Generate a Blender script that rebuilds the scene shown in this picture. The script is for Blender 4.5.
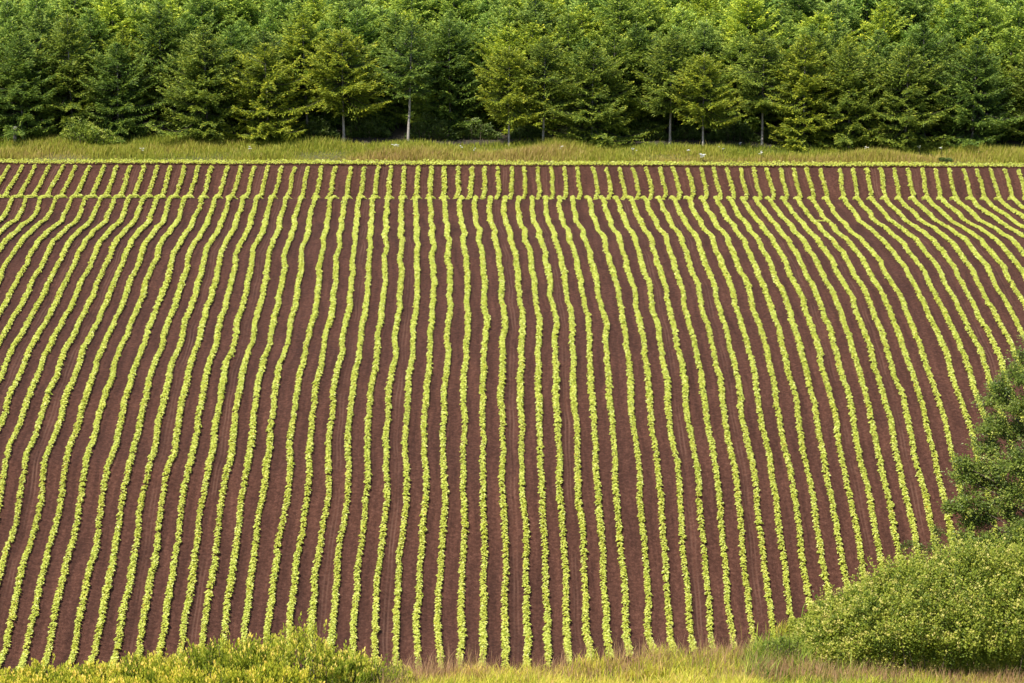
import bpy, math
import numpy as np
rng = np.random.default_rng(7)
R = math.radians
scene = bpy.context.scene
for o in list(bpy.data.objects):
    bpy.data.objects.remove(o)
C = scene.collection

# ------------------------------------------------------------------ camera
F = 3000.0                       # focal length in pixels of a 1024 px wide frame
W2, H2 = 512.0, 341.5
HZ = -300.0                      # the horizon lies above the frame: camera looks down on the field
PITCH = math.atan((H2 - HZ) / F)
CAMH = 40.0
cp, sp = math.cos(PITCH), math.sin(PITCH)
cam_d = bpy.data.cameras.new('camera')
cam = bpy.data.objects.new('camera', cam_d)
C.objects.link(cam)
cam.location = (0, 0, CAMH)
cam.rotation_euler = (math.pi / 2 - PITCH, 0, 0)
cam_d.sensor_width = 36.0
cam_d.lens = F / 1024 * 36.0
cam_d.clip_start = 0.5
cam_d.clip_end = 12000
scene.camera = cam
scene.render.resolution_x, scene.render.resolution_y = 1024, 683

# ------------------------------------------------------------------ sky, sun, exposure
SUN = np.array([-0.46, -0.60, 1.0]); SUN /= np.linalg.norm(SUN)
world = bpy.data.worlds.new('World')
scene.world = world
world.use_nodes = True
wn = world.node_tree
sky = wn.nodes.new('ShaderNodeTexSky')
sky.sky_type = 'NISHITA'
sky.sun_disc = False
sky.sun_elevation = math.asin(SUN[2])
sky.sun_rotation = math.atan2(SUN[0], SUN[1])
bg = wn.nodes['Background']
bg.inputs[1].default_value = 0.12
wn.links.new(sky.outputs[0], bg.inputs[0])
sd = bpy.data.lights.new('sun', 'SUN')
sd.energy = 4.4
sd.angle = R(0.55)
sd.color = (1.0, 0.95, 0.86)
so = bpy.data.objects.new('sun', sd)
C.objects.link(so)
so.location = (-60, -20, 120)
from mathutils import Vector
so.rotation_euler = Vector(SUN).to_track_quat('Z', 'Y').to_euler()
scene.view_settings.view_transform = 'Standard'
scene.view_settings.look = 'None'
scene.view_settings.exposure = 0.75
scene.view_settings.gamma = 1.0

# ------------------------------------------------------------------ terrain
SP = 0.9                                     # metres between crop rows
VX = 456.0                                   # the rows run towards this image column
YS = np.array([200, 212, 222, 232, 242, 255, 270, 290, 310, 330, 360, 395, 430, 465, 500, 540, 580, 620, 660.])
SL = np.array([14.14, 14.28, 14.5, 14.92, 15.32, 15.62, 15.9, 16.25, 16.65, 17.05, 17.64, 18.28, 18.75, 19.28, 19.59, 19.99, 20.48, 20.94, 21.32])
SR = np.array([14.0, 14.29, 14.59, 15.01, 15.43, 15.78, 16.13, 16.56, 16.92, 17.26, 17.71, 18.15, 18.55, 18.9, 19.24, 19.56, 19.82, 20.15, 20.5])
# far side: crest, hidden dip, steep upper strip, headland, verge, wood   (depth, slope line)
FAR = np.array([[193.4, 199.3], [194.6, 199.0], [195.4, 204], [196.5, 204], [197.5, 197], [199.0, 186], [200.3, 176.5], [201.2, 170],
                [202.2, 165.6], [203.2, 162.3], [205, 157], [208, 149], [212, 138], [220, 106], [230, 64], [240, 26], [260, -32], [320, -105], [420, -155], [700, -190], [3500, -270], [9000, -292]])
def profile(S):
    D = F * SP / S
    near_y = np.array([683 + 8, 760, 850, 950, 1060, 1150]); near_d = np.array([D[-1] - 4.2, 110, 95, 75, 50, 30])
    d = np.concatenate([[-400, -40, 3], near_d[::-1], D[::-1], FAR[:, 0]])
    yc = np.concatenate([[-86.0, -10.4, -2.4], -(near_y[::-1] - H2) / F * near_d[::-1], -(YS[::-1] - H2) / F * D[::-1], -(FAR[:, 1] - H2) / F * FAR[:, 0]])
    g = np.concatenate([np.arange(-400, 100, 2.0), np.arange(100, 330, 0.1), np.arange(330, 9000, 10.0)])
    v = np.interp(g, d, yc)
    m = (g > 101) & (g < 328)
    k = np.hanning(13); k /= k.sum()
    v2 = np.convolve(v, k, 'same'); v[m] = v2[m]
    return g, v
gL, vL = profile(SL)
gR, vR = profile(SR)
def fbm(x, y, seed, sc):
    r = np.random.default_rng(seed)
    out = np.zeros(np.broadcast(x, y).shape)
    for i in range(7):
        a = r.uniform(0, 2 * np.pi); f = sc * r.uniform(.5, 2.2)
        out = out + np.sin((x * np.cos(a) + y * np.sin(a)) * f + r.uniform(0, 6.3)) / 7 ** .5
    return out
def yc_of(X, D):
    rho = (X - (VX - W2) / F * D) / SP
    w = np.clip((18 - rho) / 36, -0.15, 1.15)
    v = w * np.interp(D, gL, vL) + (1 - w) * np.interp(D, gR, vR)
    tilt = np.clip((D - 186) / 12, 0, 1) * np.clip(rho, -45, 55) * 0.05 + np.clip((D - 203) / 6, 0, 1) * np.clip(rho, -45, 55) * 0.07
    return v - tilt / F * D
def toworld(X, yc, D):
    return np.stack([X + 0 * D, D * cp + yc * sp, CAMH + yc * cp - D * sp], -1)
def gp(X, D):                                # ground point at camera-lateral X and depth D
    X = np.asarray(X, float); D = np.asarray(D, float)
    return toworld(X, yc_of(X, D), D)
def lat(px, D):
    return (px - W2) / F * D
def depth_at(px, py):                        # ground depth seen at a place of the field
    d = np.arange(112, 204, .1)
    y = H2 - yc_of(lat(px, d), d) / d * F
    return float(d[np.argmin(np.abs(y - py))])

# crop rows: lateral position of each row (in row spacings) and its planting wander (px at its depth)
RIDX = list(range(-22, 66))
KR = [-27, -18, -10, -9, -1, 0, 8, 9, 17, 18, 26, 27, 35, 36, 44, 45, 53, 54, 62, 63, 71]
KV = [-46.0, -36.6, -28.45, -27.28, -19.16, -17.99, -9.9, -8.7, -.6, .42, 8.42, 9.6, 17.6, 18.6, 26.4, 27.7, 35.8, 36.9, 45, 46.1, 54.2]
def rho_of(r): return np.interp(r, KR, KV)
WY = np.array([160, 192, 198, 200, 212, 222, 232, 242, 255, 270, 290, 310, 330, 360, 395, 430, 465, 500, 540, 580, 620, 660])
WR = [-20, -5, 4, 9, 13, 17, 21, 26, 31, 36, 40, 44, 49, 60]
WW = np.array([
 [8, 10, 3, 2.3, 1.5, .8, .9, 1.5, .5, .7, 0, -1, -2.7, -1.5, -1.8, -.8, -2.1, -1, 0, 0, 0, 0],
 [8, 10, 3, 2.3, 1.5, .8, .9, 1.5, .5, .7, 0, -1, -2.7, -1.5, -1.8, -.8, -2.1, -1, 0, 1, 1, 0],
 [8, 10, 0, -3.6, -3.3, -1.7, .6, -.7, -.3, -.3, 1.5, 1.4, 1.6, .9, 1.9, 1.6, 2.3, .9, 0, -.5, -.1, 0],
 [9, 10, 1, -1.2, -3.4, -2.6, .4, 1, 1.7, 3.1, 4.5, 4.9, 3.9, 1.2, -1.4, -.5, -.3, .6, -2.4, -5.4, -5.8, -6],
 [9, 10, 1, -1.7, -3.7, -2.8, -.2, .9, 1.9, 4.1, 4.6, 2.9, 3.9, 2.6, -1.4, -.7, .5, .1, -1.8, -4.9, -5.2, -5],
 [9, 9, 0, -2.7, -2.6, -1.5, .9, 1.3, 1.1, 3.4, 4.2, 3.1, 3, 1.9, -1, -1.3, -.5, -.4, -1.9, -3.9, -6.3, -4],
 [9, 9, 1, .3, -.4, -.6, 1.4, 2.9, 5, 5.6, 6.7, 7.8, 7.4, 4.8, 2.5, .1, 1.7, 1.1, 2.2, 1.2, -.1, 0],
 [6, 8, 0, -2, -1.8, -2.3, -1, .1, .6, 1.7, 2.8, 3.8, 4.5, 2.5, .4, -1, -1, -1.8, -1.1, -.8, -3.8, 0],
 [6, 10, 1, -1.5, -1.4, 0, .8, .9, .2, .3, 0, 0, 0, .3, .6, .4, .8, .2, -.7, -.5, 0, 3],
 [9, 10, 3, .6, .4, .7, .7, .5, -.6, -.6, 0, -.1, .3, .6, -.8, -1.6, -1.5, -.6, 0, 1.5, 2, 3],
 [9, 10, 1, -1.8, 0, .5, -.1, -.7, -1.2, -.5, .3, .7, .8, 1.4, -.2, -.2, -.2, .7, 1.5, 2, 2, 2],
 [9, 10, 2, .8, 0, -1.4, -2.7, -2.8, -1, -.1, .3, .9, .5, .7, .6, .6, 0, 0, 0, 0, 0, 0],
 [9, 10, 2, -.9, .5, 1, 2.5, 2.6, 2.4, 1.3, -1.6, -2.5, -2.8, -2, -2, -1, 0, 0, 0, 0, 0, 0],
 [9, 10, 2, -.9, .5, 1, 2.5, 2.6, 2.4, 1.3, -1.6, -2.5, -2.8, -2, -2, -1, 0, 0, 0, 0, 0, 0]])
WW[:, 2] = WW[:, 3] + .5
WW[:, 1] = 10
WW[:, 0] = [17, 14, 13, 12, 11, 10, 9, 8, 7, 9, 10, 11, 12, 14]
sM = np.concatenate([[13.36, 13.66, 13.875], .5 * (SL + SR)])
WD = F * SP / sM                              # depth of every wander sample
def wander(r, D):                             # metres
    r = np.asarray(r, float); D = np.asarray(D, float)
    cols = np.stack([np.interp(D, WD[::-1], WW[k][::-1]) for k in range(len(WR))])
    i = np.clip(np.searchsorted(WR, r, side='right') - 1, 0, len(WR) - 2)
    w0 = np.array(WR)[i]; w1 = np.array(WR)[i + 1]
    t = np.clip((r - w0) / (w1 - w0), 0, 1)
    j = np.arange(D.size)
    px = cols[i, j] * (1 - t) + cols[i + 1, j] * t
    ps = np.floor(r / 9.0)
    coh = .030 * np.sin(D * .9 + ps * 1.7) + .035 * np.sin(D * .53 + ps * 2.6 + 1) + .018 * np.sin(D * 1.7 + r * 2.1) + .02 * np.sin(D * .8 + r * 4.4)
    return px * D / F + coh
def row_xyz(r, D):
    X = rho_of(r) * SP + (VX - W2) / F * D + wander(r, D)
    return gp(X, D)

# ------------------------------------------------------------------ mesh and material helpers
def mesh(name, V, Fc, attrs=None, smooth=False, mat=None):
    """V (n,3); Fc list of (m,k) index arrays; attrs {name: per-face array over all faces, in order}"""
    if isinstance(Fc, np.ndarray): Fc = [Fc]
    me = bpy.data.meshes.new(name)
    me.vertices.add(len(V)); me.vertices.foreach_set('co', np.ascontiguousarray(V, np.float32).ravel())
    tot = np.concatenate([np.full(len(f), f.shape[1]) for f in Fc])
    loops = np.concatenate([f.ravel() for f in Fc])
    me.loops.add(len(loops)); me.loops.foreach_set('vertex_index', loops.astype(np.int32))
    me.polygons.add(len(tot))
    st = np.concatenate([[0], np.cumsum(tot)[:-1]])
    me.polygons.foreach_set('loop_start', st.astype(np.int32))
    me.polygons.foreach_set('use_smooth', np.full(len(tot), smooth))
    me.update(calc_edges=True)
    for k, a in (attrs or {}).items():
        dom = 'FACE' if len(a) == len(tot) else 'POINT'
        at = me.attributes.new(k, 'FLOAT', dom); at.data.foreach_set('value', np.ascontiguousarray(a, np.float32))
    if mat: me.materials.append(mat)
    return me
def link(name, me, parent=None, loc=None):
    o = bpy.data.objects.new(name, me); C.objects.link(o)
    if parent: o.parent = parent
    if loc is not None: o.location = loc
    return o
def tag(o, label=None, cat=None, group=None, kind=None):
    if label: o['label'] = label
    if cat: o['category'] = cat
    if group: o['group'] = group
    if kind: o['kind'] = kind
    return o
def nodes(name):
    m = bpy.data.materials.new(name); m.use_nodes = True
    nt = m.node_tree
    return m, nt, nt.nodes['Principled BSDF'], nt.nodes['Material Output']
def ramp(nt, src, stops):
    r = nt.nodes.new('ShaderNodeValToRGB')
    e = r.color_ramp.elements
    while len(e) < len(stops): e.new(.5)
    for i, (p, c) in enumerate(stops):
        e[i].position = p; e[i].color = (*c, 1)
    nt.links.new(src, r.inputs[0])
    return r.outputs[0]
def math_n(nt, op, a, b=None, c=None, clamp=False):
    n = nt.nodes.new('ShaderNodeMath'); n.operation = op; n.use_clamp = clamp
    for i, v in enumerate((a, b, c)):
        if v is None: continue
        if isinstance(v, (int, float)): n.inputs[i].default_value = v
        else: nt.links.new(v, n.inputs[i])
    return n.outputs[0]
def mix(nt, f, a, b, mode='MIX'):
    n = nt.nodes.new('ShaderNodeMix'); n.data_type = 'RGBA'; n.blend_type = mode
    for s, v in ((n.inputs[0], f), (n.inputs[6], a), (n.inputs[7], b)):
        if isinstance(v, (int, float)): s.default_value = v
        elif isinstance(v, tuple): s.default_value = (*v, 1)
        else: nt.links.new(v, s)
    return n.outputs[2]
def attr(nt, nm):
    n = nt.nodes.new('ShaderNodeAttribute'); n.attribute_name = nm
    return n
def noise(nt, scale, detail=4, rough=.6, vec=None):
    n = nt.nodes.new('ShaderNodeTexNoise'); n.inputs['Scale'].default_value = scale
    n.inputs['Detail'].default_value = detail; n.inputs['Roughness'].default_value = rough
    if vec: nt.links.new(vec, n.inputs['Vector'])
    return n.outputs['Fac']
def objco(nt):
    n = nt.nodes.new('ShaderNodeNewGeometry'); return n.outputs['Position']
def leaf_mat(name, stops, trans=.3, rough=.45, spec=.4, obj_tint=False, patch=None):
    m, nt, b, out = nodes(name)
    col = ramp(nt, attr(nt, 'tint').outputs['Fac'], stops)
    if patch:
        f = noise(nt, patch[0], 3, .6, objco(nt))
        f = math_n(nt, 'MULTIPLY_ADD', f, 3.0, -1.0, clamp=True)
        col = mix(nt, f, col, mix(nt, 1.0, col, patch[1], 'MULTIPLY'))
    if obj_tint:
        oi = nt.nodes.new('ShaderNodeObjectInfo')
        col = mix(nt, 1.0, col, oi.outputs['Color'], 'MULTIPLY')
    nt.links.new(col, b.inputs['Base Color'])
    b.inputs['Roughness'].default_value = rough
    b.inputs['Specular IOR Level'].default_value = spec
    t = nt.nodes.new('ShaderNodeBsdfTranslucent')
    nt.links.new(mix(nt, 1.0, col, (1.0, 1.0, .6), 'MULTIPLY'), t.inputs[0])
    ms = nt.nodes.new('ShaderNodeMixShader'); ms.inputs[0].default_value = trans
    nt.links.new(b.outputs[0], ms.inputs[1]); nt.links.new(t.outputs[0], ms.inputs[2])
    nt.links.new(ms.outputs[0], out.inputs[0])
    return m
def bark_mat(name, a, b_, scale=6):
    m, nt, b, out = nodes(name)
    n = noise(nt, scale, 6, .7, objco(nt))
    nt.links.new(ramp(nt, n, [(.3, a), (.7, b_)]), b.inputs['Base Color'])
    b.inputs['Roughness'].default_value = .9
    bp = nt.nodes.new('ShaderNodeBump'); bp.inputs['Strength'].default_value = .6; bp.inputs['Distance'].default_value = .03
    nt.links.new(n, bp.inputs['Height']); nt.links.new(bp.outputs[0], b.inputs['Normal'])
    return m

# soil of the field
M_soil, nt, b, out = nodes('soil')
pos = objco(nt)
fine = noise(nt, 6, 7, .85, pos)
big = noise(nt, .35, 4, .6, pos)
col = ramp(nt, fine, [(.32, (.024, .0095, .0062)), (.5, (.058, .0240, .0158)), (.68, (.120, .055, .038))])
col = mix(nt, math_n(nt, 'MULTIPLY_ADD', big, 1.8, -.55, clamp=True), col, mix(nt, 1.0, col, (1.27, 1.24, 1.2), 'MULTIPLY'))
rr = attr(nt, 'rowc').outputs['Fac']
sx = nt.nodes.new('ShaderNodeSeparateXYZ'); nt.links.new(pos, sx.inputs[0])
cb = nt.nodes.new('ShaderNodeCombineXYZ')
nt.links.new(math_n(nt, 'MULTIPLY', rr, 2.6), cb.inputs[0]); nt.links.new(math_n(nt, 'MULTIPLY', sx.outputs[1], .16), cb.inputs[1])
bands = math_n(nt, 'MULTIPLY_ADD', noise(nt, 1.0, 4, .65, cb.outputs[0]), 3.2, -1.1, clamp=True)
col = mix(nt, 1.0, col, mix(nt, bands, (.70, .69, .68), (1.24, 1.23, 1.2)), 'MULTIPLY')
md = math_n(nt, 'FLOORED_MODULO', rr, 9.0)
tr = None
for c0 in (2.42, 2.6, 5.42, 5.6):
    d = math_n(nt, 'ABSOLUTE', math_n(nt, 'SUBTRACT', md, c0))
    g = math_n(nt, 'MULTIPLY_ADD', d, -16.0, 1.0, clamp=True)
    tr = g if tr is None else math_n(nt, 'MAXIMUM', tr, g)
brk = math_n(nt, 'MULTIPLY_ADD', noise(nt, .22, 5, .7, pos), 3.0, -1.15, clamp=True)
tr = math_n(nt, 'MULTIPLY', math_n(nt, 'MULTIPLY', tr, brk), .8)
col = mix(nt, tr, col, (.150, .080, .055))
# pale dry flecks and small stones
vo = nt.nodes.new('ShaderNodeTexVoronoi'); vo.inputs['Scale'].default_value = 2.2
nt.links.new(pos, vo.inputs['Vector'])
fl = math_n(nt, 'MULTIPLY_ADD', vo.outputs['Distance'], -14.0, 1.0, clamp=True)
col = mix(nt, math_n(nt, 'MULTIPLY', fl, .5), col, (.22, .14, .10))
turf = ramp(nt, noise(nt, 2.5, 6, .7, pos), [(.3, (.06, .065, .02)), (.55, (.12, .105, .035)), (.75, (.16, .12, .055))])
col = mix(nt, attr(nt, 'edge').outputs['Fac'], col, turf)
nt.links.new(col, b.inputs['Base Color'])
b.inputs['Roughness'].default_value = .95; b.inputs['Specular IOR Level'].default_value = .15
bp = nt.nodes.new('ShaderNodeBump'); bp.inputs['Strength'].default_value = .9; bp.inputs['Distance'].default_value = .06
nt.links.new(noise(nt, 11, 6, .75, pos), bp.inputs['Height']); nt.links.new(bp.outputs[0], b.inputs['Normal'])

def ground_mat(name, stops, scale):
    m, nt, b, out = nodes(name)
    n = noise(nt, scale, 6, .7, objco(nt))
    nt.links.new(ramp(nt, n, stops), b.inputs['Base Color'])
    b.inputs['Roughness'].default_value = .95
    bp = nt.nodes.new('ShaderNodeBump'); bp.inputs['Distance'].default_value = .1
    nt.links.new(n, bp.inputs['Height']); nt.links.new(bp.outputs[0], b.inputs['Normal'])
    return m
M_turf = ground_mat('turf', [(.3, (.05, .055, .018)), (.55, (.10, .095, .03)), (.75, (.14, .11, .05))], 2.5)
M_litter = ground_mat('forest_litter', [(.3, (.02, .016, .010)), (.7, (.06, .045, .025))], 3)
M_crop = leaf_mat('crop_leaf', [(0, (.38, .46, .065)), (.3, (.56, .62, .10)), (.7, (.68, .715, .15)), (.9, (.77, .79, .27)), (1, (.62, .46, .07))], trans=.42, rough=.4, spec=.45, patch=(.5, (1.02, .98, .9)))
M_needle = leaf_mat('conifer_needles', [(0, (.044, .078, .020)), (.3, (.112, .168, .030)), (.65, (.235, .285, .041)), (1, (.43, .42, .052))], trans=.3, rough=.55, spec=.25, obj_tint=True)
M_broad = leaf_mat('broad_leaves', [(0, (.035, .06, .014)), (.5, (.085, .12, .024)), (.8, (.15, .18, .04)), (1, (.30, .30, .14))], trans=.28, rough=.45, spec=.35, obj_tint=True)
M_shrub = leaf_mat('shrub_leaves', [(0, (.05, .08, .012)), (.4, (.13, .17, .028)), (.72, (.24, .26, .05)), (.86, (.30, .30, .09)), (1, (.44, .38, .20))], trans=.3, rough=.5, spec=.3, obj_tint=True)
M_grass = leaf_mat('grass_blades', [(0, (.07, .11, .02)), (.3, (.19, .25, .035)), (.55, (.38, .39, .055)), (.8, (.46, .38, .11)), (1, (.46, .29, .17))], trans=.3, rough=.55, spec=.25, obj_tint=True)
M_bark = bark_mat('conifer_bark', (.20, .17, .14), (.42, .38, .33))
M_twig = bark_mat('conifer_twigs', (.03, .024, .016), (.07, .055, .035))
M_stem = bark_mat('shrub_bark', (.07, .05, .03), (.16, .12, .08))
M_petal, nt, b, out = nodes('white_petals'); b.inputs['Base Color'].default_value = (.8, .8, .76, 1)
M_post = bark_mat('weathered_wood', (.10, .09, .08), (.26, .24, .21), 9)

# ------------------------------------------------------------------ ground sheets
EDGE_PX = [-80, 0, 300, 380, 450, 540, 600, 680, 740, 780, 1100]
EDGE_PY = [712, 712, 705, 686, 682, 681, 674, 669, 664, 655, 650]   # where the field gives way to grass
def edge_y(px): return np.interp(px, EDGE_PX, EDGE_PY)
def sheet(name, Xfun, us, ds, mat, rel=None, attrs=None):
    U, D = np.meshgrid(us, ds)
    X = Xfun(U, D)
    P = gp(X.ravel(), D.ravel())
    if rel is not None: P[:, 2] += rel(U.ravel(), D.ravel())
    n, m = len(us), len(ds)
    i = np.arange((m - 1) * (n - 1)); r_, c_ = i // (n - 1), i % (n - 1)
    a = r_ * n + c_
    Fc = np.stack([a, a + 1, a + n + 1, a + n], -1)
    at = None
    if attrs:
        pxx = W2 + X.ravel() / D.ravel() * F; pyy = H2 - yc_of(X.ravel(), D.ravel()) / D.ravel() * F
        at = {'rowc': U.ravel(), 'edge': np.clip((pyy - edge_y(pxx)) / 14 + .5 + .25 * fbm(X.ravel(), D.ravel(), 9, 1.6), 0, 1)}
    return tag(link(name, mesh(name, P, Fc, at, True, mat)), kind='structure')
D0, D1 = 124.0, 202.9
def field_x(U, D):
    return (rho_of(U.ravel()) * SP + (VX - W2) / F * D.ravel() + wander(U.ravel(), D.ravel())).reshape(U.shape)
def field_rel(u, d):
    fr = np.abs(u - np.round(u))
    ridge = .055 * np.cos(np.pi * fr) ** 2 - .02
    md = np.mod(u, 9.0)
    rut = -.03 * np.exp(-(np.minimum(np.abs(md - 2.5), np.abs(md - 5.5)) / .13) ** 2)
    fade = np.clip((d - D0) / 1.5, 0, 1) * np.clip((D1 - d) / 1.0, 0, 1) * np.clip((u + 26.9) * .8, 0, 1) * np.clip((70.9 - u) * .8, 0, 1)
    return (ridge + rut + rng.normal(0, .013, u.shape)) * fade
ur = np.linspace(-27, 71, 98 * 6 + 1)
dr = np.linspace(D0, D1, 270)
sheet('field', field_x, ur, dr, M_soil, field_rel, True)
def side_x(sgn):
    def f(U, D):
        base = field_x(np.full_like(U, -27.0 if sgn < 0 else 71.0), D)
        return base + sgn * U
    return f
far_u = np.array([0, 5, 15, 40, 90, 200, 500, 1200.])
sheet('field_margin', lambda U, D: side_x(-1)(U, D), far_u[::-1], dr[::6].tolist() + [D1], M_turf)
sheet('field_margin', lambda U, D: side_x(1)(U, D), far_u, dr[::6].tolist() + [D1], M_turf)
xs = np.concatenate([-np.array([1300, 600, 250, 120, 80.]), np.linspace(-60, 60, 61), np.array([80, 120, 250, 600, 1300.])])
sheet('foreground_slope', lambda U, D: U, xs, np.concatenate([[-400, -100, -40, -10, 3, 15, 30, 45, 60, 75, 90, 100, 106, 110], np.linspace(113, D0, 24)]), M_turf, lambda u, d: np.where(d > 123, 0.0, 0) - .0)
sheet('grass_verge', lambda U, D: U, xs, np.linspace(D1, 208.5, 12), M_turf)
sheet('forest_floor', lambda U, D: U * np.maximum(1, D / 400), xs, np.array([208.5, 210, 213, 217, 222, 228, 236, 246, 260, 280, 320, 420, 700, 1500, 3500, 8500]), M_litter)

# ------------------------------------------------------------------ leaf geometry
def unit(v): return v / np.maximum(np.linalg.norm(v, axis=-1, keepdims=True), 1e-9)
def leaves(P, Dir, Nrm, Ln, Wd, fold=.18):
    """one diamond leaf (2 triangles) per point: base, left, tip, right"""
    Dir = unit(Dir); S = unit(np.cross(Dir, Nrm)); N = np.cross(S, Dir)
    Ln = np.asarray(Ln)[:, None]; Wd = np.asarray(Wd)[:, None]
    base = P; tip = P + Dir * Ln - N * Ln * .12
    mid = P + Dir * Ln * .48
    l = mid - S * Wd * .5 + N * Wd * fold; r = mid + S * Wd * .5 + N * Wd * fold
    V = np.stack([base, l, tip, r], 1).reshape(-1, 3)
    k = np.arange(len(P)) * 4
    T = np.stack([np.stack([k, k + 2, k + 1], -1), np.stack([k, k + 3, k + 2], -1)], 1).reshape(-1, 3)
    return V, T
def tube(pts, rad, sides=6):
    pts = np.asarray(pts, float); rad = np.asarray(rad, float); n = len(pts)
    t = unit(np.gradient(pts, axis=0))
    ref = np.array([1., .13, .07]) if abs(t[0][2]) > .5 else np.array([0, .1, 1.])
    s = unit(np.cross(t, ref)); u = np.cross(s, t)
    a = np.arange(sides) * 2 * np.pi / sides
    V = (pts[:, None] + rad[:, None, None] * (np.cos(a)[None, :, None] * s[:, None] + np.sin(a)[None, :, None] * u[:, None])).reshape(-1, 3)
    i = np.arange((n - 1) * sides); r_, c_ = i // sides, i % sides
    a0 = r_ * sides + c_; a1 = r_ * sides + (c_ + 1) % sides
    return V, np.stack([a0, a1, a1 + sides, a0 + sides], -1)
def join(parts):
    Vs, Fs, o = [], [], 0
    for V, f in parts:
        Vs.append(V); Fs.append(f + o); o += len(V)
    return np.concatenate(Vs), np.concatenate(Fs)
def rdir(n, zlo=-1, zhi=1):
    a = rng.uniform(0, 2 * np.pi, n); z = rng.uniform(zlo, zhi, n); q = np.sqrt(np.maximum(0, 1 - z * z))
    return np.stack([np.cos(a) * q, np.sin(a) * q, z], -1)

# ------------------------------------------------------------------ crop rows
def crop_mesh(centres, right, nleaf=23, hmul=1.0, wmul=1.0):
    """leafy bush plants standing at the given ground points, merging into a row"""
    n = len(centres)
    vig = rng.normal(1, .06, n) * (1 + .07 * fbm(centres[:, 0], centres[:, 1], 71, .45))
    vig = vig.clip(.7, 1.25)
    Q = np.repeat(centres, nleaf, 0); vg = np.repeat(vig, nleaf)[:, None]
    m = len(Q)
    a = rng.uniform(0, 2 * np.pi, m); q = np.sqrt(rng.uniform(0, 1, m))
    off = np.stack([np.cos(a) * q * .122 * wmul, np.sin(a) * q * .14, np.zeros(m)], -1)
    h = (.05 + .16 * hmul * (1 - .7 * q ** 2) * rng.uniform(.75, 1.05, m))[:, None]
    P = Q + off * vg; P[:, 2:] += h * vg
    out = np.stack([np.cos(a), np.sin(a), np.zeros(m)], -1)
    Dr = out * .9 + rng.normal(0, .45, (m, 3)); Dr[:, 2] = rng.normal(.05, .3, m)
    N = np.stack([rng.normal(0, .42, m), rng.normal(-.12, .42, m), np.ones(m)], -1) + out * .2
    Ln = rng.uniform(.075, .14, m) * vg[:, 0]
    V, T = leaves(P - unit(Dr) * Ln[:, None] * .4, Dr, N, Ln, Ln * rng.uniform(.6, .8, m))
    ti = np.repeat(np.clip(rng.normal(.52, .17, m) + np.repeat(rng.normal(0, .07, n), nleaf), 0, .93), 2)
    dead = np.repeat(rng.uniform(0, 1, m) < .008, 2); ti[dead] = 1
    return V, T, ti
def ordinal(n):
    s = 'th' if 10 <= n % 100 <= 20 else {1: 'st', 2: 'nd', 3: 'rd'}.get(n % 10, 'th')
    return '%d%s' % (n, s)
def y_end(px): return np.interp(px, [0, 540, 620, 700, 760, 1024], [682, 670, 660, 655, 650, 645])
vis = [r for r in RIDX if -2 < VX + rho_of(r) * 13.42 + 9 < 1026]
def row_points(r):
    D = np.arange(124.4, 201.5, .1)
    P = row_xyz(np.full(D.size, float(r)), D)
    X = P[:, 0]; px = W2 + X / D * F
    py = H2 - yc_of(X, D) / D * F
    ok = (px > -70) & (px < 1094) & ((py < y_end(px)) | (D > 192))
    # even spacing along the slope
    P, D = P[ok], D[ok]
    if len(P) < 5: return None
    s = np.concatenate([[0], np.cumsum(np.linalg.norm(np.diff(P, axis=0), axis=1))])
    t = np.arange(0, s[-1], .15); t = t + rng.normal(0, .03, t.size)
    Q = np.stack([np.interp(t, s, P[:, k]) for k in range(3)], -1)
    Q[:, 0] += rng.normal(0, .022, len(Q))
    Q[:, 2] += .03
    return Q[rng.uniform(0, 1, len(Q)) > .004]
extra = []
for r in RIDX:
    Q = row_points(r)
    if Q is None: continue
    V, T, ti = crop_mesh(Q, None)
    if r in vis:
        me = mesh('crop_row', V, T, {'tint': ti}, False, M_crop)
        k = vis.index(r) + 1
        lab = 'leafy yellow-green crop row, %s from the left where rows meet the top cross row' % ordinal(k)
        tag(link('crop_row', me), lab, 'crop row', 'parallel crop rows on the brown slope')
    else:
        extra.append((V, T, ti))
if extra:
    V, T = join([(a, b_) for a, b_, _ in extra])
    tag(link('crop_rows_past_edge', mesh('crop_rows_past_edge', V, T, {'tint': np.concatenate([c for _, _, c in extra])}, False, M_crop)),
        'more leafy crop rows running on past the picture edge', 'crop', kind='stuff')
# the cross row on the headland, at right angles to the others
Xh = np.arange(-39, 39, .16)
rag = .08 * fbm(Xh, 0 * Xh, 88, .9)
Q = np.concatenate([gp(Xh, 202.1 + rag), gp(Xh + .05, 202.45 + rag + rng.normal(0, .06, Xh.size)), gp(Xh[::2] + .08, 202.75 + rng.normal(0, .12, Xh[::2].size))])
Q[:, 2] += .03; Q += rng.normal(0, .03, Q.shape) * [1, 1, .3]
V, T, ti = crop_mesh(Q, None, 18, 1.1)
tag(link('headland_row', mesh('headland_row', V, T, {'tint': ti}, False, M_crop)), 'leafy crop row running straight across the top of the field beside the verge', 'crop row')
# a stray plant between two rows
D_ = depth_at(819, 223); c = gp([lat(819, D_), lat(819, D_) + .22, lat(819, D_) - .2], [D_] * 3); c[:, 2] += .04
V, T, ti = crop_mesh(c, None, 22, .8)
tag(link('stray_crop_plant', mesh('stray_crop_plant', V, T, {'tint': ti}, False, M_crop)), 'small stray green plant lying in the bare soil between two rows at upper right', 'plant')

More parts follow.
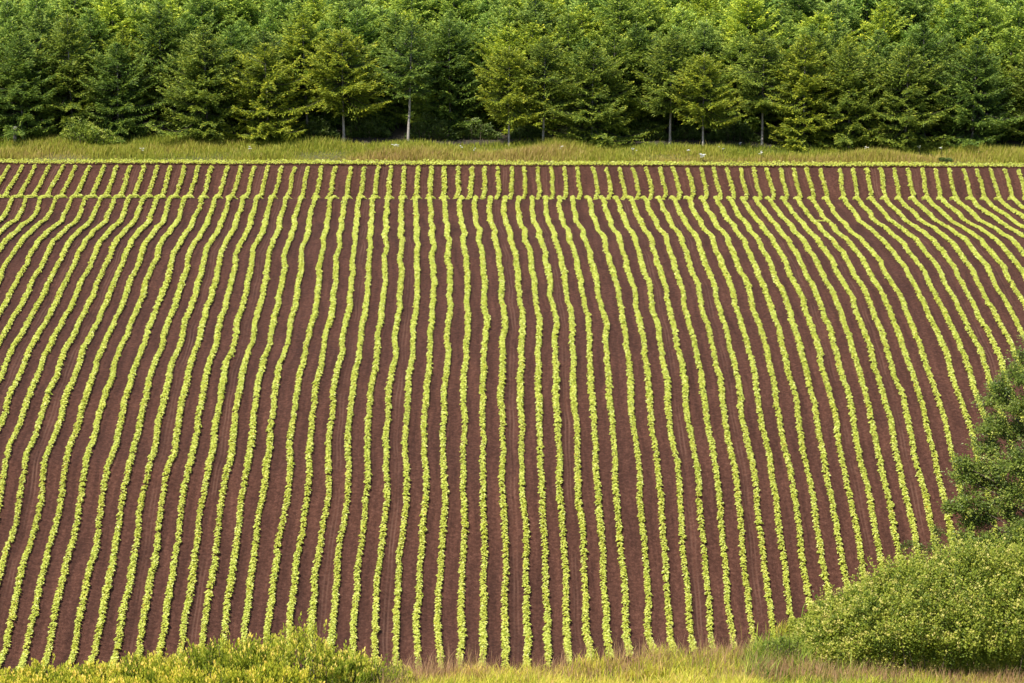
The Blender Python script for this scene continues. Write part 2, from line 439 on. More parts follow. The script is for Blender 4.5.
# ------------------------------------------------------------------ conifers
def conifer(H, Rm, base, dens=1.0, ragged=.18, seed=0):
    """returns trunk (V,F) and crown (V,T,tint) of a young plantation conifer standing at the origin"""
    global rng
    keep = rng; rng = np.random.default_rng(seed)
    zz = np.linspace(-.3, H, 12)
    bx = np.cumsum(rng.normal(0, .02, 12)); by = np.cumsum(rng.normal(0, .02, 12))
    tp = np.stack([bx - bx[1], by - by[1], zz], -1)
    tr = np.interp(zz, [-.3, 0, .5, H], [.013 * H + .02, .0125 * H, .0115 * H, .012])
    parts = [tube(tp, tr, 8)]
    P, Dd, N, L, Wd, Ti = [], [], [], [], [], []
    z = base
    while z < H - .15:
        f = (z - base) / (H - base)
        prof = Rm * min((1 - f) ** .52, 1.75 * (1 - f) ** 1.0) * np.interp(f, [0, .12, .25, 1], [.62, .9, 1, 1])
        nb = rng.integers(5, 8) if f < .85 else 5
        a0 = rng.uniform(0, 6.28)
        for k in range(nb):
            az = a0 + k * 2 * np.pi / nb + rng.normal(0, .22)
            Lb = prof * rng.normal(1, ragged)
            if Lb < .12: Lb = .12
            zb = z + rng.uniform(-.12, .12)
            el = np.interp(f, [0, .4, .8, 1], [-.16, .08, .5, .95]) + rng.normal(0, .1)
            n = max(4, int(Lb / .085))
            t = np.linspace(0, 1, n)
            rad = Lb * t * np.cos(el)
            zc = zb + Lb * t * np.sin(el) - .16 * Lb * np.sin(np.pi * t) * (1 - f) + .05 * Lb * t ** 3
            cx = np.interp(zb, zz, tp[:, 0]); cy = np.interp(zb, zz, tp[:, 1])
            B = np.stack([cx + rad * np.cos(az), cy + rad * np.sin(az), zc], -1)
            if Lb > .5:
                parts.append(tube(B[[0, n // 2, n - 1]], [.006 + .011 * Lb, .006 + .006 * Lb, .004], 3))
            tang = unit(np.gradient(B, axis=0))
            side = unit(np.cross(tang, [0, 0, 1.]))
            for sgn in (-1, 1):
                s0 = .14 if Lb > .8 else 0
                sel = t >= s0
                tl = np.clip((.2 + .45 * Lb * (1 - t[sel]) * np.clip(t[sel] * 3, 0, 1)) * rng.uniform(.65, 1.2, sel.sum()), .1, .75)
                tw = tang[sel] * .75 + side[sel] * sgn * .8; tw[:, 2] += rng.normal(-.06, .16, sel.sum())
                tw = unit(tw)
                for q in range(4):
                    u = q * .19
                    mk = (tl > u + .02) & (rng.uniform(0, 1, sel.sum()) < dens)
                    if not mk.any(): continue
                    p = B[sel][mk] + tw[mk] * u + rng.normal(0, .02, (mk.sum(), 3)) - np.array([0, 0, .12]) * u
                    P.append(p); dd = tw[mk] + rng.normal(0, .24, (mk.sum(), 3)); Dd.append(dd)
                    nn = rng.normal(0, .38, (mk.sum(), 3)); nn[:, 2] += 1; N.append(nn)
                    l_ = np.minimum(.30, tl[mk] - u + .14) * rng.uniform(.8, 1.15, mk.sum()); L.append(l_)
                    Wd.append(rng.uniform(.07, .125, mk.sum()))
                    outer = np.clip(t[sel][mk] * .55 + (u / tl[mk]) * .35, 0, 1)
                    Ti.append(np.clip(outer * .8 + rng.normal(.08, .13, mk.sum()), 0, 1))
        z += rng.uniform(.23, .34) * np.interp(f, [0, 1], [1.15, .8])
    # leader
    lz = np.linspace(H - .5, H + .1, 14)
    P.append(np.stack([np.full(14, tp[-1, 0]), np.full(14, tp[-1, 1]), lz], -1)); d = rdir(14, .1, .9); Dd.append(d); N.append(rdir(14)); L.append(np.full(14, .16)); Wd.append(np.full(14, .05)); Ti.append(np.full(14, .7))
    P, Dd, N, L, Wd, Ti = map(np.concatenate, (P, Dd, N, L, Wd, Ti))
    V, T = leaves(P, Dd, N, L, Wd, .1)
    tv, tf = join(parts)
    rng = keep
    return tv, tf, len(parts[0][1]), V, T, np.repeat(Ti, 2)
SPEC = {  # height, crown radius, crown base, density, raggedness
    'full_a': (8.2, 3.5, .35, .9, .28), 'full_b': (7.6, 3.7, .4, .9, .3), 'full_c': (8.8, 3.2, .6, .9, .28),
    'bare_a': (8.0, 3.1, 2.75, .9, .28), 'bare_b': (8.6, 2.8, 3.0, .85, .3), 'bare_c': (9.3, 2.5, 4.3, .7, .32),
    'tall_a': (9.6, 2.9, 2.6, .9, .28), 'tall_b': (9.2, 2.7, 2.8, .9, .3), 'tall_c': (10.0, 3.0, 2.8, .9, .3)}
TREE = {}
for i, (k, s) in enumerate(SPEC.items()):
    tv, tf, nst, V, T, ti = conifer(*s, seed=40 + i)
    tme = mesh('trunk', tv, tf, None, True, M_bark); tme.materials.append(M_twig)
    tme.polygons.foreach_set('material_index', (np.arange(len(tf)) >= nst).astype(np.int32))
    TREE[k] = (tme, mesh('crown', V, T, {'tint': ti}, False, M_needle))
def plant_tree(px, D, kind, label, group, tint=(1, 1, 1), sc=1.0, rot=None, name='conifer_tree', hs=1.0):
    o = bpy.data.objects.new(name, None); C.objects.link(o)
    o.location = gp(lat(px, D), D); o.empty_display_size = .3
    o.rotation_euler = (rng.normal(0, .012), rng.normal(0, .012), rng.uniform(0, 6.28) if rot is None else rot)
    o.scale = (sc, sc, sc * hs)
    tag(o, label, 'tree', group)
    for nm, me in zip(('trunk', 'crown'), TREE[kind]):
        c_ = link(nm, me, o)
        c_.color = (*tint, 1)
    return o
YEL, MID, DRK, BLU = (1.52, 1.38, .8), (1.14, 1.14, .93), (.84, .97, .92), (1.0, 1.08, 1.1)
FRONT = [  # px, depth, kind, tint, scale, height factor, label
    (-28, 210.2, 'full_c', MID, 1.0, 1.0, 'dark conifer cut by the left picture edge, branches down to the verge'),
    (22, 210.0, 'full_a', DRK, 1.0, .98, 'dense dark green conifer behind the weathered post at far left'),
    (72, 211.5, 'full_c', MID, 1.05, 1.0, 'tall green conifer rising directly behind the low leafy bush'),
    (118, 210.6, 'full_b', DRK, .95, 1.0, 'wide dark conifer just right of the low leafy bush'),
    (163, 214.0, 'tall_a', DRK, 1.0, 1.0, 'recessed dark conifer in the shadowy gap left of the broad tree'),
    (207, 209.9, 'full_a', MID, 1.06, 1.0, 'broad conifer with yellow tipped tiers sweeping down to the verge'),
    (268, 209.6, 'full_b', YEL, .98, 1.0, 'bright yellow-tipped conifer, lowest branches touching the grass, left of a short dark trunk'),
    (344, 210.4, 'bare_a', YEL, 1.08, 1.0, 'yellow-green conifer on a short dark trunk, left of the tall bare trunk'),
    (408, 209.7, 'bare_c', DRK, 1.0, 1.0, 'slim dark conifer with the longest pale bare trunk'),
    (450, 213.0, 'full_c', DRK, 1.0, 1.0, 'recessed dark conifer right of the longest pale trunk'),
    (509, 209.0, 'bare_a', YEL, .88, 1.08, 'yellow-green conifer on pale trunk, left of a pair of close trunks'),
    (543, 209.6, 'bare_b', MID, .95, 1.0, 'green conifer on thin trunk, right of a pair of close trunks'),
    (592, 209.8, 'full_b', MID, .98, 1.0, 'wide green conifer with low skirts between the two pairs of trunks'),
    (636, 213.4, 'full_c', DRK, .98, 1.0, 'recessed dark conifer left of the second pair of trunks'),
    (670, 210.6, 'bare_b', MID, 1.0, 1.0, 'green conifer on grey trunk set back left of the isolated bright tree'),
    (703, 208.7, 'bare_a', YEL, .9, 1.0, 'isolated bright yellow-green conifer on pale trunk beside white wildflowers'),
    (762, 210.6, 'bare_b', MID, 1.0, 1.0, 'conifer on a dim thin trunk right of the isolated bright tree'),
    (803, 209.6, 'full_c', YEL, .98, 1.0, 'yellow tinged conifer with a light band of low branches right of centre'),
    (848, 209.6, 'full_a', MID, .95, 1.0, 'dense conifer, second of four touching the verge at right'),
    (905, 209.4, 'full_b', MID, 1.02, 1.0, 'dense wide conifer, third of four touching the verge at right'),
    (972, 209.4, 'full_a', DRK, 1.02, 1.0, 'dense dark conifer, last whole one before the right picture edge'),
    (1040, 211.4, 'full_c', MID, 1.0, 1.0, 'conifer cut by the right picture edge above the verge')]
placed = []
for px, D, kd, tn, sc, hs, lab in FRONT:
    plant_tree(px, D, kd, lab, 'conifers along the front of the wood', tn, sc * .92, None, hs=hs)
    placed.append((lat(px, D), D))
kinds = ['tall_a', 'tall_b', 'tall_c', 'full_c', 'bare_a']
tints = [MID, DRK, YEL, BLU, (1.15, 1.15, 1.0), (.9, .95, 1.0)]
for row, D in enumerate(np.arange(212.7, 231, 2.6)):
    cnt = 1
    x = -38 - .06 * (D - 213) + rng.uniform(0, 2)
    while x < 39 + .06 * (D - 213):
        dd = D + rng.normal(0, .5); xx = x + rng.normal(0, .4)
        x += 2.45 if row else 2.35
        if min(math.hypot(xx - a, dd - b_) for a, b_ in placed) < 1.6: continue
        if row == 0 and min(abs(xx - lat(f_[0], f_[1])) for f_ in FRONT if f_[2].startswith('bare')) < 2.4: continue
        placed.append((xx, dd))
        px = W2 + xx / dd * F
        k = kinds[rng.integers(0, 5)] if row > 1 else ('full_c', 'full_a', 'full_c', 'full_b', 'tall_b')[rng.integers(0, 5)]
        t = np.array(tints[rng.integers(0, 6)]) * rng.uniform(.95, 1.15) * (.95, 1.2, 1.4, 1.5, 1.55, 1.6, 1.65, 1.7, 1.7)[row] * np.array([1.0, 1.03, 1.0 + .06 * row])  # haze painted into the tint: each rank further back is paler and bluer
        lb = ['conifer in the second rank, just behind the front trees', 'conifer crown standing in the middle of the wood', 'conifer top at the back of the wood near the upper picture edge'][0 if row < 2 else 1 if row < 5 else 2]
        lb = 'conifer %s of the wood, %s from the left in its rank' % (('in the second rank', 'in the third rank', 'in the fourth rank', 'in the fifth rank', 'in the sixth rank', 'in the seventh rank', 'in the eighth rank', 'in the ninth rank')[row], ordinal(cnt)); cnt += 1
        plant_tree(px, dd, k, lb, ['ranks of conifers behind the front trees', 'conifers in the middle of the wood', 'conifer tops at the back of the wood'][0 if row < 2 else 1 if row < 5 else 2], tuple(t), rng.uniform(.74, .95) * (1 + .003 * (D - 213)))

# ------------------------------------------------------------------ shrubs built of leafy shoots
def shrub(name, label, cat, xs_px, tops_px, D, half, seed, dens, leaf, tint, mat, pale=.1, group=None, spread=.16, depthleaf=.75, lump=.16, tallp=.05, fq=5.0, plume=0.0):
    """mound of upright shoots whose height follows an outline; base on the ground"""
    global rng
    keep = rng; rng = np.random.default_rng(seed)
    X0, X1 = lat(xs_px[0], D), lat(xs_px[-1], D)
    n = int((X1 - X0) * 2 * half * dens)
    X = rng.uniform(X0, X1, n); dd = rng.uniform(-1, 1, n)
    g0 = gp(lat(np.array(xs_px), D), np.full(len(xs_px), D))
    ztop = CAMH + (H2 - np.array(tops_px)) / F * D * cp - D * sp
    h = np.interp(X, lat(np.array(xs_px), D), np.maximum(ztop - g0[:, 2], .25))
    h = h * (1 - np.abs(dd) ** 1.8) ** .62 * (1 + .06 * fbm(X, dd * half, seed, 1.4) + lump * fbm(X, dd * half, seed + 50, fq) + rng.normal(0, .06, n))
    h = h * np.where(rng.uniform(0, 1, n) < tallp, rng.uniform(1.04, 1.04 + .36 * min(1, 1.2 / h.mean()), n), 1)
    h = np.maximum(h, .3)
    B = gp(X, D + dd * half * np.clip(h / (h.mean() + .01), .6, 1.1))
    cx = .5 * (X0 + X1)
    lean = np.stack([(X - cx) / max(1, (X1 - X0)) * .35, dd * .25, np.ones(n)], -1) + rng.normal(0, .09, (n, 3))
    lean = unit(lean)
    sv = []
    for i in rng.choice(n, min(n, 90), False):
        sv.append(tube(np.stack([B[i] - [0, 0, .1], B[i] + lean[i] * h[i] * .5, B[i] + lean[i] * h[i] * .92]), [.03, .02, .006], 4))
    nl = rng.integers(12, 19, n)
    idx = np.repeat(np.arange(n), nl); m = len(idx)
    t = rng.uniform(0, 1, m) ** .8
    low = np.maximum(0, h[idx] - depthleaf * rng.uniform(.6, 1.2, m))
    z = low + (h[idx] - low) * t
    P = B[idx] + lean[idx] * z[:, None]
    o = rdir(m, -.3, .7)
    P = P + o * (spread * (1.15 - t) * rng.uniform(.2, 1, m))[:, None]
    Dr = o * (1 - .45 * plume) + np.array([0, 0, .35 + .6 * plume]) + lean[idx] * (.4 + plume) * t[:, None]
    N = np.stack([rng.normal(0, .5, m), rng.normal(-.45, .5, m), np.ones(m)], -1)
    Ln = leaf * rng.uniform(.75, 1.3, m)
    V, T = leaves(P, Dr, N, Ln, Ln * rng.uniform(.5, .72, m) * (1 - .4 * plume))
    sht = (rng.normal(0, .1, n) + .2 * fbm(X, dd * half, seed + 9, 4.5))[idx]
    ti = np.clip(.22 - .12 * plume + (.38 + .16 * plume) * t + sht + rng.normal(0, .1, m), 0, .85)  # lower leaves tinted darker, shade of the inner gaps put into colour
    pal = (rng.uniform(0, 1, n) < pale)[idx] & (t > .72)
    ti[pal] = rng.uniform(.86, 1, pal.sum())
    o = bpy.data.objects.new(name, None); C.objects.link(o)
    bl = gp(cx, D); o.location = bl
    tag(o, label, cat, group)
    sV, sF = join(sv)
    tag(link('stems', mesh('stems', sV - bl, sF, None, True, M_stem), o), kind='stuff')
    f = link('foliage', mesh('foliage', V - bl, T, {'tint': np.repeat(ti, 2)}, False, mat), o)
    f.color = (*tint, 1)
    rng = keep
    return o
BT = (2.5, 2.2, 1.1)
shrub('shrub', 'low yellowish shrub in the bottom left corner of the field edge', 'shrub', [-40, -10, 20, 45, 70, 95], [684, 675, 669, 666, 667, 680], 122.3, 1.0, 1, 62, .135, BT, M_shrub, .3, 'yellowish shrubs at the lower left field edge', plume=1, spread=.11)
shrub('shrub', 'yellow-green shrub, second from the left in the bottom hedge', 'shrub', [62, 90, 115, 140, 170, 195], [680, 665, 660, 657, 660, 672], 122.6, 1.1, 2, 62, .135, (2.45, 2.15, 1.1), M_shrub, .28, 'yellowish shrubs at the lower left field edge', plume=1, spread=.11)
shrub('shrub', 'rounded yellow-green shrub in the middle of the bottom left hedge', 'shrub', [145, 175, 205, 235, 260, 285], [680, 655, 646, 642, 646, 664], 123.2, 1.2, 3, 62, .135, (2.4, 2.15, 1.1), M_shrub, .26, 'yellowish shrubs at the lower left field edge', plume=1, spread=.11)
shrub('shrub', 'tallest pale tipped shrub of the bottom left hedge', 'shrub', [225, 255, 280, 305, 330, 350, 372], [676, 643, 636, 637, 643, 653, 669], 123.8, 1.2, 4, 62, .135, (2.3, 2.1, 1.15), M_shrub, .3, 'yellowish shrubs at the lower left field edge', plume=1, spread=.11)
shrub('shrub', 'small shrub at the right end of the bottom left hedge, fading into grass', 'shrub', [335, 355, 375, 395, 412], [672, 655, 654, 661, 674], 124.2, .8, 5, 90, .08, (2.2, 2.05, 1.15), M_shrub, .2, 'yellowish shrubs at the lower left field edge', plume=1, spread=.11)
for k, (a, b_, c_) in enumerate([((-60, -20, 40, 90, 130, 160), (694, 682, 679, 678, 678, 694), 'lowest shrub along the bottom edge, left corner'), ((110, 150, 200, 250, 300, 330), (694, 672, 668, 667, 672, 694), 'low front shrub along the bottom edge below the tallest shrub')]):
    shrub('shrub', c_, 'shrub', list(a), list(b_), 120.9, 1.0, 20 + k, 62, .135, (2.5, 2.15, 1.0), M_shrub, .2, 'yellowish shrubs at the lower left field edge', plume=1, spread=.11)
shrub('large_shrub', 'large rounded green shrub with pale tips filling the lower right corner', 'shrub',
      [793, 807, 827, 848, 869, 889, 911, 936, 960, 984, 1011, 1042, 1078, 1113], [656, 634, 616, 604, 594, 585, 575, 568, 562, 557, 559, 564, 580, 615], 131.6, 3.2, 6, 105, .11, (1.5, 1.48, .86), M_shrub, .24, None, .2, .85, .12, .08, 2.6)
shrub('weed_clump', 'dark green weed clump at the left foot of the large shrub', 'plant', [748, 762, 776, 790, 805], [662, 645, 636, 634, 650], 130.5, .6, 7, 120, .08, (1.0, 1.15, .6), M_shrub, .02)
shrub('weed_clump', 'dark green weeds in the grass just below the shrubs at left of centre', 'plant', [372, 384, 396, 408], [684, 674, 672, 684], 125.5, .4, 8, 120, .07, (.95, 1.1, .6), M_shrub, .02)
shrub('low_bush', 'low light green leafy bush at the wood edge on the far left', 'shrub', [56, 66, 78, 92, 106, 122], [144, 128, 121, 124, 131, 144], 208.7, .9, 9, 55, .15, (1.3, 1.4, .9), M_shrub, 0, None, .3, 1.2)
shrub('verge_tuft', 'tiny dark green tuft in the verge near the right edge', 'plant', [939, 943, 947, 951], [164, 158, 158, 164], 203.6, .25, 10, 120, .09, (.45, .6, .45), M_shrub, 0)

for k, (px, w, hgt, D_, lab) in enumerate([(318, 20, 16, 211.6, 'low dark undergrowth left of the short dark trunk'), (366, 22, 20, 212.0, 'low dark undergrowth between the short dark trunk and the longest pale trunk'),
        (432, 24, 22, 211.4, 'low dark undergrowth right of the longest pale trunk'), (476, 22, 18, 211.8, 'low dark undergrowth left of the pair of close trunks'), (527, 15, 14, 212.0, 'low dark undergrowth between the pair of close trunks'),
        (648, 20, 18, 212.0, 'low dark undergrowth left of the second pair of trunks'), (687, 15, 15, 212.2, 'low dark undergrowth between the second pair of trunks'), (733, 24, 20, 211.8, 'low dark undergrowth right of the isolated bright tree'), (779, 18, 18, 211.4, 'low dark undergrowth right of the dim thin trunk')]):
    b0 = 139 + (px - 512) / 512 * 4
    shrub('undergrowth_bush', lab, 'shrub', [px - w, px - w * .5, px, px + w * .5, px + w], [b0, b0 - hgt * .8, b0 - hgt, b0 - hgt * .75, b0], D_, .8, 90 + k, 45, .17, (.55, .68, .6), M_shrub, 0, 'undergrowth at the wood edge', .35, 1.0)

# ------------------------------------------------------------------ broadleaf tree at the right edge
def broadleaf():
    global rng
    keep = rng; rng = np.random.default_rng(77)
    D = 134.5
    pxm = F / D
    def at(px, py, dd):                     # a place in the crown
        return toworld(np.array(lat(px, D)), np.array(-(py - H2) / F * D), np.array(D)) + np.array([0, dd, 0])
    base = gp(lat(1052, D), D)
    clus = [(1018, 366, 0, 17), (1040, 350, .5, 22), (1000, 392, .3, 17), (1022, 396, -.8, 20), (992, 418, -.2, 15), (1012, 424, .8, 21), (1045, 395, 0, 25), (985, 440, .2, 14),
            (1005, 452, -.9, 19), (975, 462, .3, 14), (1030, 440, -1.2, 22), (962, 470, 0, 11), (990, 478, .8, 16), (1018, 480, -.9, 21), (968, 492, -.4, 14), (998, 504, .2, 18),
            (978, 516, .8, 15), (1022, 514, -1.1, 20), (963, 530, .1, 9), (990, 534, -.3, 17), (1012, 540, .6, 20), (1045, 470, .9, 26), (1050, 520, -.6, 26), (1070, 380, .3, 26), (1080, 440, -.6, 28),
            (1085, 500, .5, 28), (1060, 425, 1.6, 26), (1028, 460, 1.7, 22), (1050, 345, -.9, 20), (1034, 545, .2, 20), (958, 452, -.4, 6), (996, 376, -.3, 7), (970, 545, .4, 14), (1000, 552, -.2, 18), (1024, 558, .4, 20), (952, 500, .2, 8)]
    parts = []
    tz = np.linspace(0, 1, 7)
    topp = at(1048, 400, 0)
    tp = base + (topp - base) * tz[:, None] + np.stack([.12 * np.sin(tz * 5), .1 * np.cos(tz * 4) - .1, 0 * tz], -1)
    tp[0, 2] -= .3
    parts.append(tube(tp, np.linspace(.17, .05, 7), 8))
    P, O, ti, Ln = [], [], [], []
    for (px, py, dd, rp) in clus:
        c = at(px, py + 9, dd); rr = 1.25 * rp / pxm
        zt = np.clip((c[2] - base[2]) / (topp[2] - base[2]) - .22, .12, .98)
        s = np.array([np.interp(zt, tz, tp[:, k]) for k in range(3)])
        mid = s * .45 + c * .55 + rng.normal(0, .1, 3) + [0, 0, -.05]
        parts.append(tube(np.stack([s, mid, c]), [.05, .03, .012], 5))
        nt_ = max(8, int(rr * 34))
        for k in range(nt_):                # twigs
            d = rdir(1, -.5, .9)[0] * [1, 1, .75]
            e = c + d * rr * rng.uniform(.6, 1.15)
            st = c + (mid - c) * rng.uniform(0, .4)
            if k % 3 == 0: parts.append(tube(np.stack([st, (st + e) / 2 + [0, 0, .03], e]), [.012, .008, .004], 3))
            nn = rng.integers(40, 64)
            u = rng.uniform(.3, 1.05, nn)[:, None]
            P.append(st + (e - st) * u + rng.normal(0, .11, (nn, 3)))
            O.append(unit(d)[None] + rng.normal(0, .6, (nn, 3)))
            Ln.append(rng.uniform(.085, .14, nn))
            ti.append(np.clip(.22 + .25 * u[:, 0] + rng.normal(0, .15, nn) + rng.normal(0, .1), 0, .95))
    P, O, Ln, ti = map(np.concatenate, (P, O, Ln, ti))
    m = len(P)
    N = np.stack([rng.normal(0, .5, m), rng.normal(-.4, .5, m), np.ones(m)], -1)
    V, T = leaves(P, O, N, Ln, Ln * .62)
    o = bpy.data.objects.new('broadleaf_tree', None); C.objects.link(o); o.location = base
    tag(o, 'broadleaf tree with airy clumps of leaves at the right edge behind the large shrub', 'tree')
    sV, sF = join(parts)
    link('trunk', mesh('trunk', sV - base, sF, None, True, M_stem), o)
    link('crown', mesh('crown', V - base, T, {'tint': np.repeat(ti, 2)}, False, M_broad), o).color = (1.85, 1.75, 1.15, 1)
    # young shoots in front of the rows, left of the tree
    for px, py, lab, tops in ((938, 545, 'thin leafy sapling sprouting above the large shrub, left of the broadleaf tree', [(935, 528), (941, 532), (937, 540), (932, 546), (942, 546)]),
                              (915, 552, 'dark low sapling sprig left of the thin leafy sapling on the large shrub', [(908, 543), (915, 545), (922, 546), (928, 549), (904, 546)])):
        D2 = 134
        b2 = gp(lat(px, D2), D2)
        pts, P, O = [], [], []
        for (a, c_) in tops:
            e = toworld(np.array(lat(a, D2)), np.array(-(c_ - H2) / F * D2), np.array(D2))
            root = b2 + rng.normal(0, .05, 3) * [1, 1, 0]
            pts.append(tube(np.stack([root - [0, 0, .1], root * .5 + e * .5 + rng.normal(0, .05, 3), e]), [.02, .014, .005], 4))
            P.append(e + rng.normal(0, .11, (90, 3)) - [0, 0, .05]); O.append(rdir(90, -.3, .8))
        P, O = np.concatenate(P), np.concatenate(O); m = len(P)
        V, T = leaves(P, O, np.stack([rng.normal(0, .5, m), rng.normal(0, .5, m), np.ones(m)], -1), rng.uniform(.07, .12, m), rng.uniform(.04, .07, m))
        o2 = bpy.data.objects.new('sapling', None); C.objects.link(o2); o2.location = b2
        tag(o2, lab, 'sapling', 'saplings behind the large shrub')
        sV, sF = join(pts)
        link('stems', mesh('stems', sV - b2, sF, None, True, M_stem), o2)
        link('foliage', mesh('foliage', V - b2, T, {'tint': np.repeat(np.clip(rng.normal(.38, .16, m), 0, .9), 2)}, False, M_broad), o2).color = (1.4, 1.4, 1.0, 1)
    rng = keep
broadleaf()

# ------------------------------------------------------------------ grass
def grass(name, label, X, D, h, wd, tint, color=(1, 1, 1), lean=.25, cat='grass'):
    n = len(X)
    B = gp(X, D); B[:, 2] -= .03
    a = rng.uniform(0, 2 * np.pi, n); s = np.stack([np.cos(a), np.sin(a), 0 * a], -1) * wd[:, None] * .5
    ln = np.stack([rng.normal(.05, lean, n), rng.normal(0, lean, n), np.zeros(n)], -1) * h[:, None]
    mid = B + ln * .35; mid[:, 2] += h * .6
    tip = B + ln; tip[:, 2] += h
    V = np.stack([B - s, B + s, mid + s * .8, mid - s * .8, tip], 1).reshape(-1, 3)
    k = np.arange(n) * 5
    Q = np.stack([k, k + 1, k + 2, k + 3], -1); T = np.stack([k + 3, k + 2, k + 4], -1)
    me = mesh(name, V, [Q, T], {'tint': np.concatenate([tint, np.clip(tint + .05, 0, 1)])}, False, M_grass)
    o = link(name, me); o.color = (*color, 1)
    return tag(o, label, cat, kind='stuff')
# top verge between headland row and wood
n = 95000
X = rng.uniform(-41, 41, n); D = 203.2 + 6.2 * rng.uniform(0, 1, n)
cl = fbm(X, D * 1.5, 3, .8); cl2 = fbm(X, D * 2, 5, .35); back = (D - 203.2) / 6.2
h = np.clip(.40 + .2 * cl + .14 * cl2 + rng.normal(0, .11, n), .1, 1.1) * np.interp(back, [0, .15, 1], [.6, 1, 1.05])
ti = np.clip(.74 - .3 * back + .13 * cl2 - .05 * cl + rng.normal(0, .15, n), .05, .92)
grass('verge_grass', 'rough tan and green grass verge between the crop and the wood', X, D, h, rng.uniform(.02, .05, n), ti, (.84, .85, .58))
# bottom strip
def bottom(n, lo, hi, d0, d1):
    px = rng.uniform(lo, hi, n); D = rng.uniform(d0, d1, n)
    return px, lat(px, D), D
px = rng.uniform(-60, 1085, 110000)
tab_px = np.linspace(-60, 1085, 60); tab_e = np.array([depth_at(p, edge_y(p)) for p in tab_px])
edge = np.interp(px, tab_px, tab_e)
D = edge + .8 + .55 * fbm(px / 22, 0 * px, 61, 1.0) - 7.5 * rng.uniform(0, 1, len(px)) ** 1.1 + rng.normal(0, .3, len(px))
X = lat(px, D)
cl = fbm(X, D, 11, .9); cl2 = fbm(X, D, 12, .4)
cl3 = fbm(X, D * 1.4, 14, 2.6)
h = np.clip(.36 + .12 * cl + .12 * cl3 + rng.normal(0, .13, len(X)), .08, 1.0)
bright = np.interp(px, [380, 470, 740, 800, 1024], [.40, .5, .5, .34, .42])
ti = np.clip(bright + .10 * cl2 + .10 * cl3 + rng.normal(0, .17, len(X)), .02, .92)
grass('field_edge_grass', 'bright green grass along the bottom edge of the field', X, D, h, rng.uniform(.018, .045, len(X)), ti, (1.5, 1.48, .95), .38)
m = 16000
pw = rng.uniform(745, 1085, m); dw = np.interp(pw, tab_px, tab_e) + rng.normal(-1.0, .9, m)
grass('tall_weeds', 'tall green grass and weeds at the foot of the large shrub', lat(pw, dw), dw, np.clip(rng.normal(.62, .2, m) + .2 * fbm(lat(pw, dw), dw, 31, 2.0), .15, 1.3), rng.uniform(.025, .06, m),
      np.clip(rng.normal(.3, .14, m) + .1 * fbm(lat(pw, dw), dw, 32, 1.5), 0, .8), (1.1, 1.2, .95), .35)
# reddish seeding grass
spots = [(430, 38, .6, .9), (475, 25, .3, .7), (650, 45, .4, .9), (720, 40, .2, 1.0), (790, 35, -1.5, .9), (880, 90, -3.2, 1.1), (990, 60, -3.4, 1), (400, 25, -.6, .7), (560, 50, -.2, .5), (770, 60, -2.6, .9)]
Xs, Ds, Hs = [], [], []
for (c0, w, d, q) in spots:
    m = int(950 * q * w / 40)
    p = rng.normal(c0, w * .55, m); p = p + 9 * np.round(rng.normal(0, 1, m)); d_ = np.interp(p, tab_px, tab_e) + rng.normal(d, .8, m)
    Xs.append(lat(p, d_)); Ds.append(d_); Hs.append(np.clip(rng.normal(.72, .22, m), .25, 1.25))
X, D, h = map(np.concatenate, (Xs, Ds, Hs))
grass('seeding_grass', 'tall reddish seeding grass in patches along the bottom field edge', X, D, h, rng.uniform(.012, .024, len(X)), np.clip(rng.normal(.93, .07, len(X)), .6, 1), (1.0, .92, .92), .2)

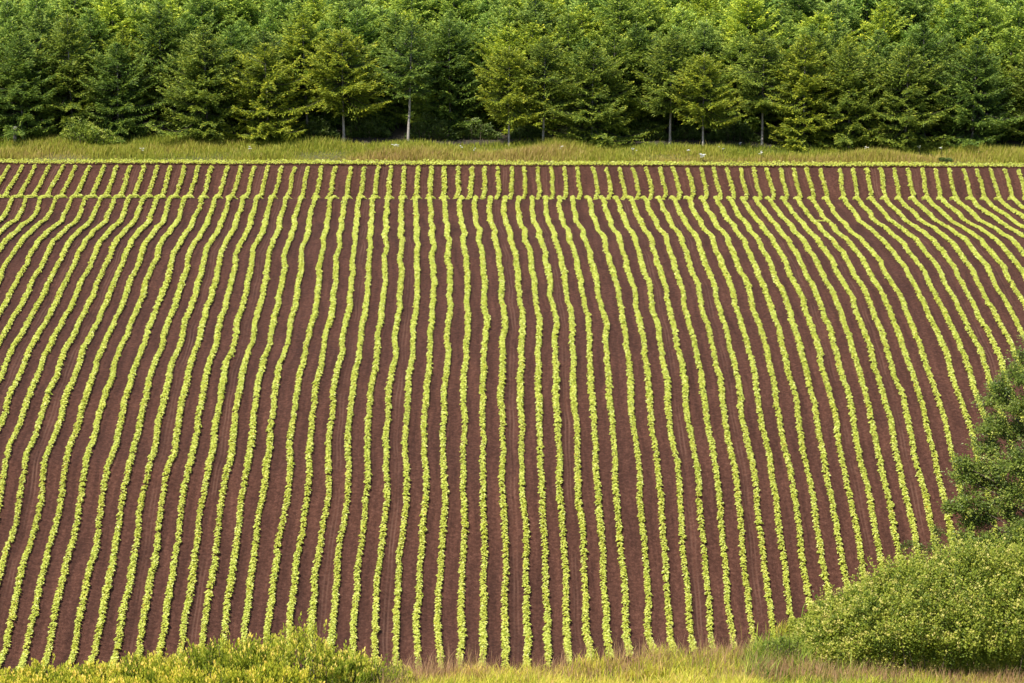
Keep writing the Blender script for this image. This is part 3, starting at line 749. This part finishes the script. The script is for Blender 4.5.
# ------------------------------------------------------------------ small things on the verge
def flower(px, py, lab, sz=.09, nh=4):
    d = np.arange(203, 209, .05); y = H2 - (yc_of(lat(px, d), d) + .45 * cp) / d * F
    D = float(d[np.argmin(np.abs(y - py))])
    b0 = gp(lat(px, D), D)
    o = bpy.data.objects.new('white_wildflower', None); C.objects.link(o); o.location = b0
    tag(o, lab, 'flower', 'white wildflowers on the verge')
    for i in range(nh):
        e = np.array([rng.normal(0, .10), rng.normal(0, .08), rng.uniform(.42, .62)])
        V, Fq = tube(np.stack([[0, 0, -.05], e * [.4, .4, .5], e]), [.008, .006, .004], 4)
        st = link('stem', mesh('stem', V, Fq, None, True, M_stem), o)
        m = 9; a = np.arange(m) * 2 * np.pi / m
        dirs = np.stack([np.cos(a), np.sin(a), .5 + 0 * a], -1)
        V, T = leaves(np.repeat(e[None], m, 0), dirs, np.tile([0, 0, 1.], (m, 1)) + dirs * .01, np.full(m, sz), np.full(m, sz * .6))
        link('flower_head', mesh('flower_head', V, T, None, False, M_petal), o)
for px, py, lab, sz, nh in [(396, 147, 'white flower cluster in the verge left of the longest pale trunk', .10, 5), (462, 148, 'white flower dot left of the pale trunk near the middle', .07, 2),
    (474, 151, 'pale flower dot in the lower verge right of the longest pale trunk', .06, 2), (562, 149, 'white flowers in the verge below the pair of close trunks', .07, 3), (633, 151, 'small white flowers left of the second pair of trunks', .06, 3),
    (688, 152, 'white flower left of the isolated bright tree', .07, 2), (703, 157, 'largest white flower cluster below the isolated bright tree', .11, 7), (722, 149, 'white flower right of the isolated bright tree', .06, 2),
    (740, 145, 'white flower near the wood edge right of the isolated tree', .07, 2), (762, 154, 'white flowers low in the verge below the dim thin trunk', .07, 4), (866, 149, 'bright white flower below the dense conifers at right', .08, 3),
    (919, 148, 'small white flower at the wood edge right of the dense conifers', .06, 2), (942, 150, 'pair of white flowers above the tiny dark tuft', .07, 3), (250, 149, 'white flower at the wood edge under the broad conifer', .07, 3), (143, 151, 'pale flower stem in the verge at left', .07, 2)]:
    flower(px, py, lab, sz * 1.15, nh + 1)
D_ = 208.6
pb = gp(lat(15, D_), D_)
post = bpy.data.objects.new('wooden_post', None); C.objects.link(post); post.location = pb
tag(post, 'short weathered wooden post at the wood edge on the far left', 'post')
zz = np.array([-.3, .2, .7, 1.05, 1.12]); V, Fq = tube(np.stack([.02 * np.sin(zz * 3), 0 * zz, zz], -1), [.13, .125, .115, .11, .06], 9)
link('shaft', mesh('shaft', V, Fq, None, True, M_post), post)
V, Fq = tube(np.stack([[-.16, 0, 1.10], [0, 0, 1.125], [.17, 0, 1.13]]), [.05, .07, .05], 6)
link('cap', mesh('cap', V, Fq, None, True, M_post), post)
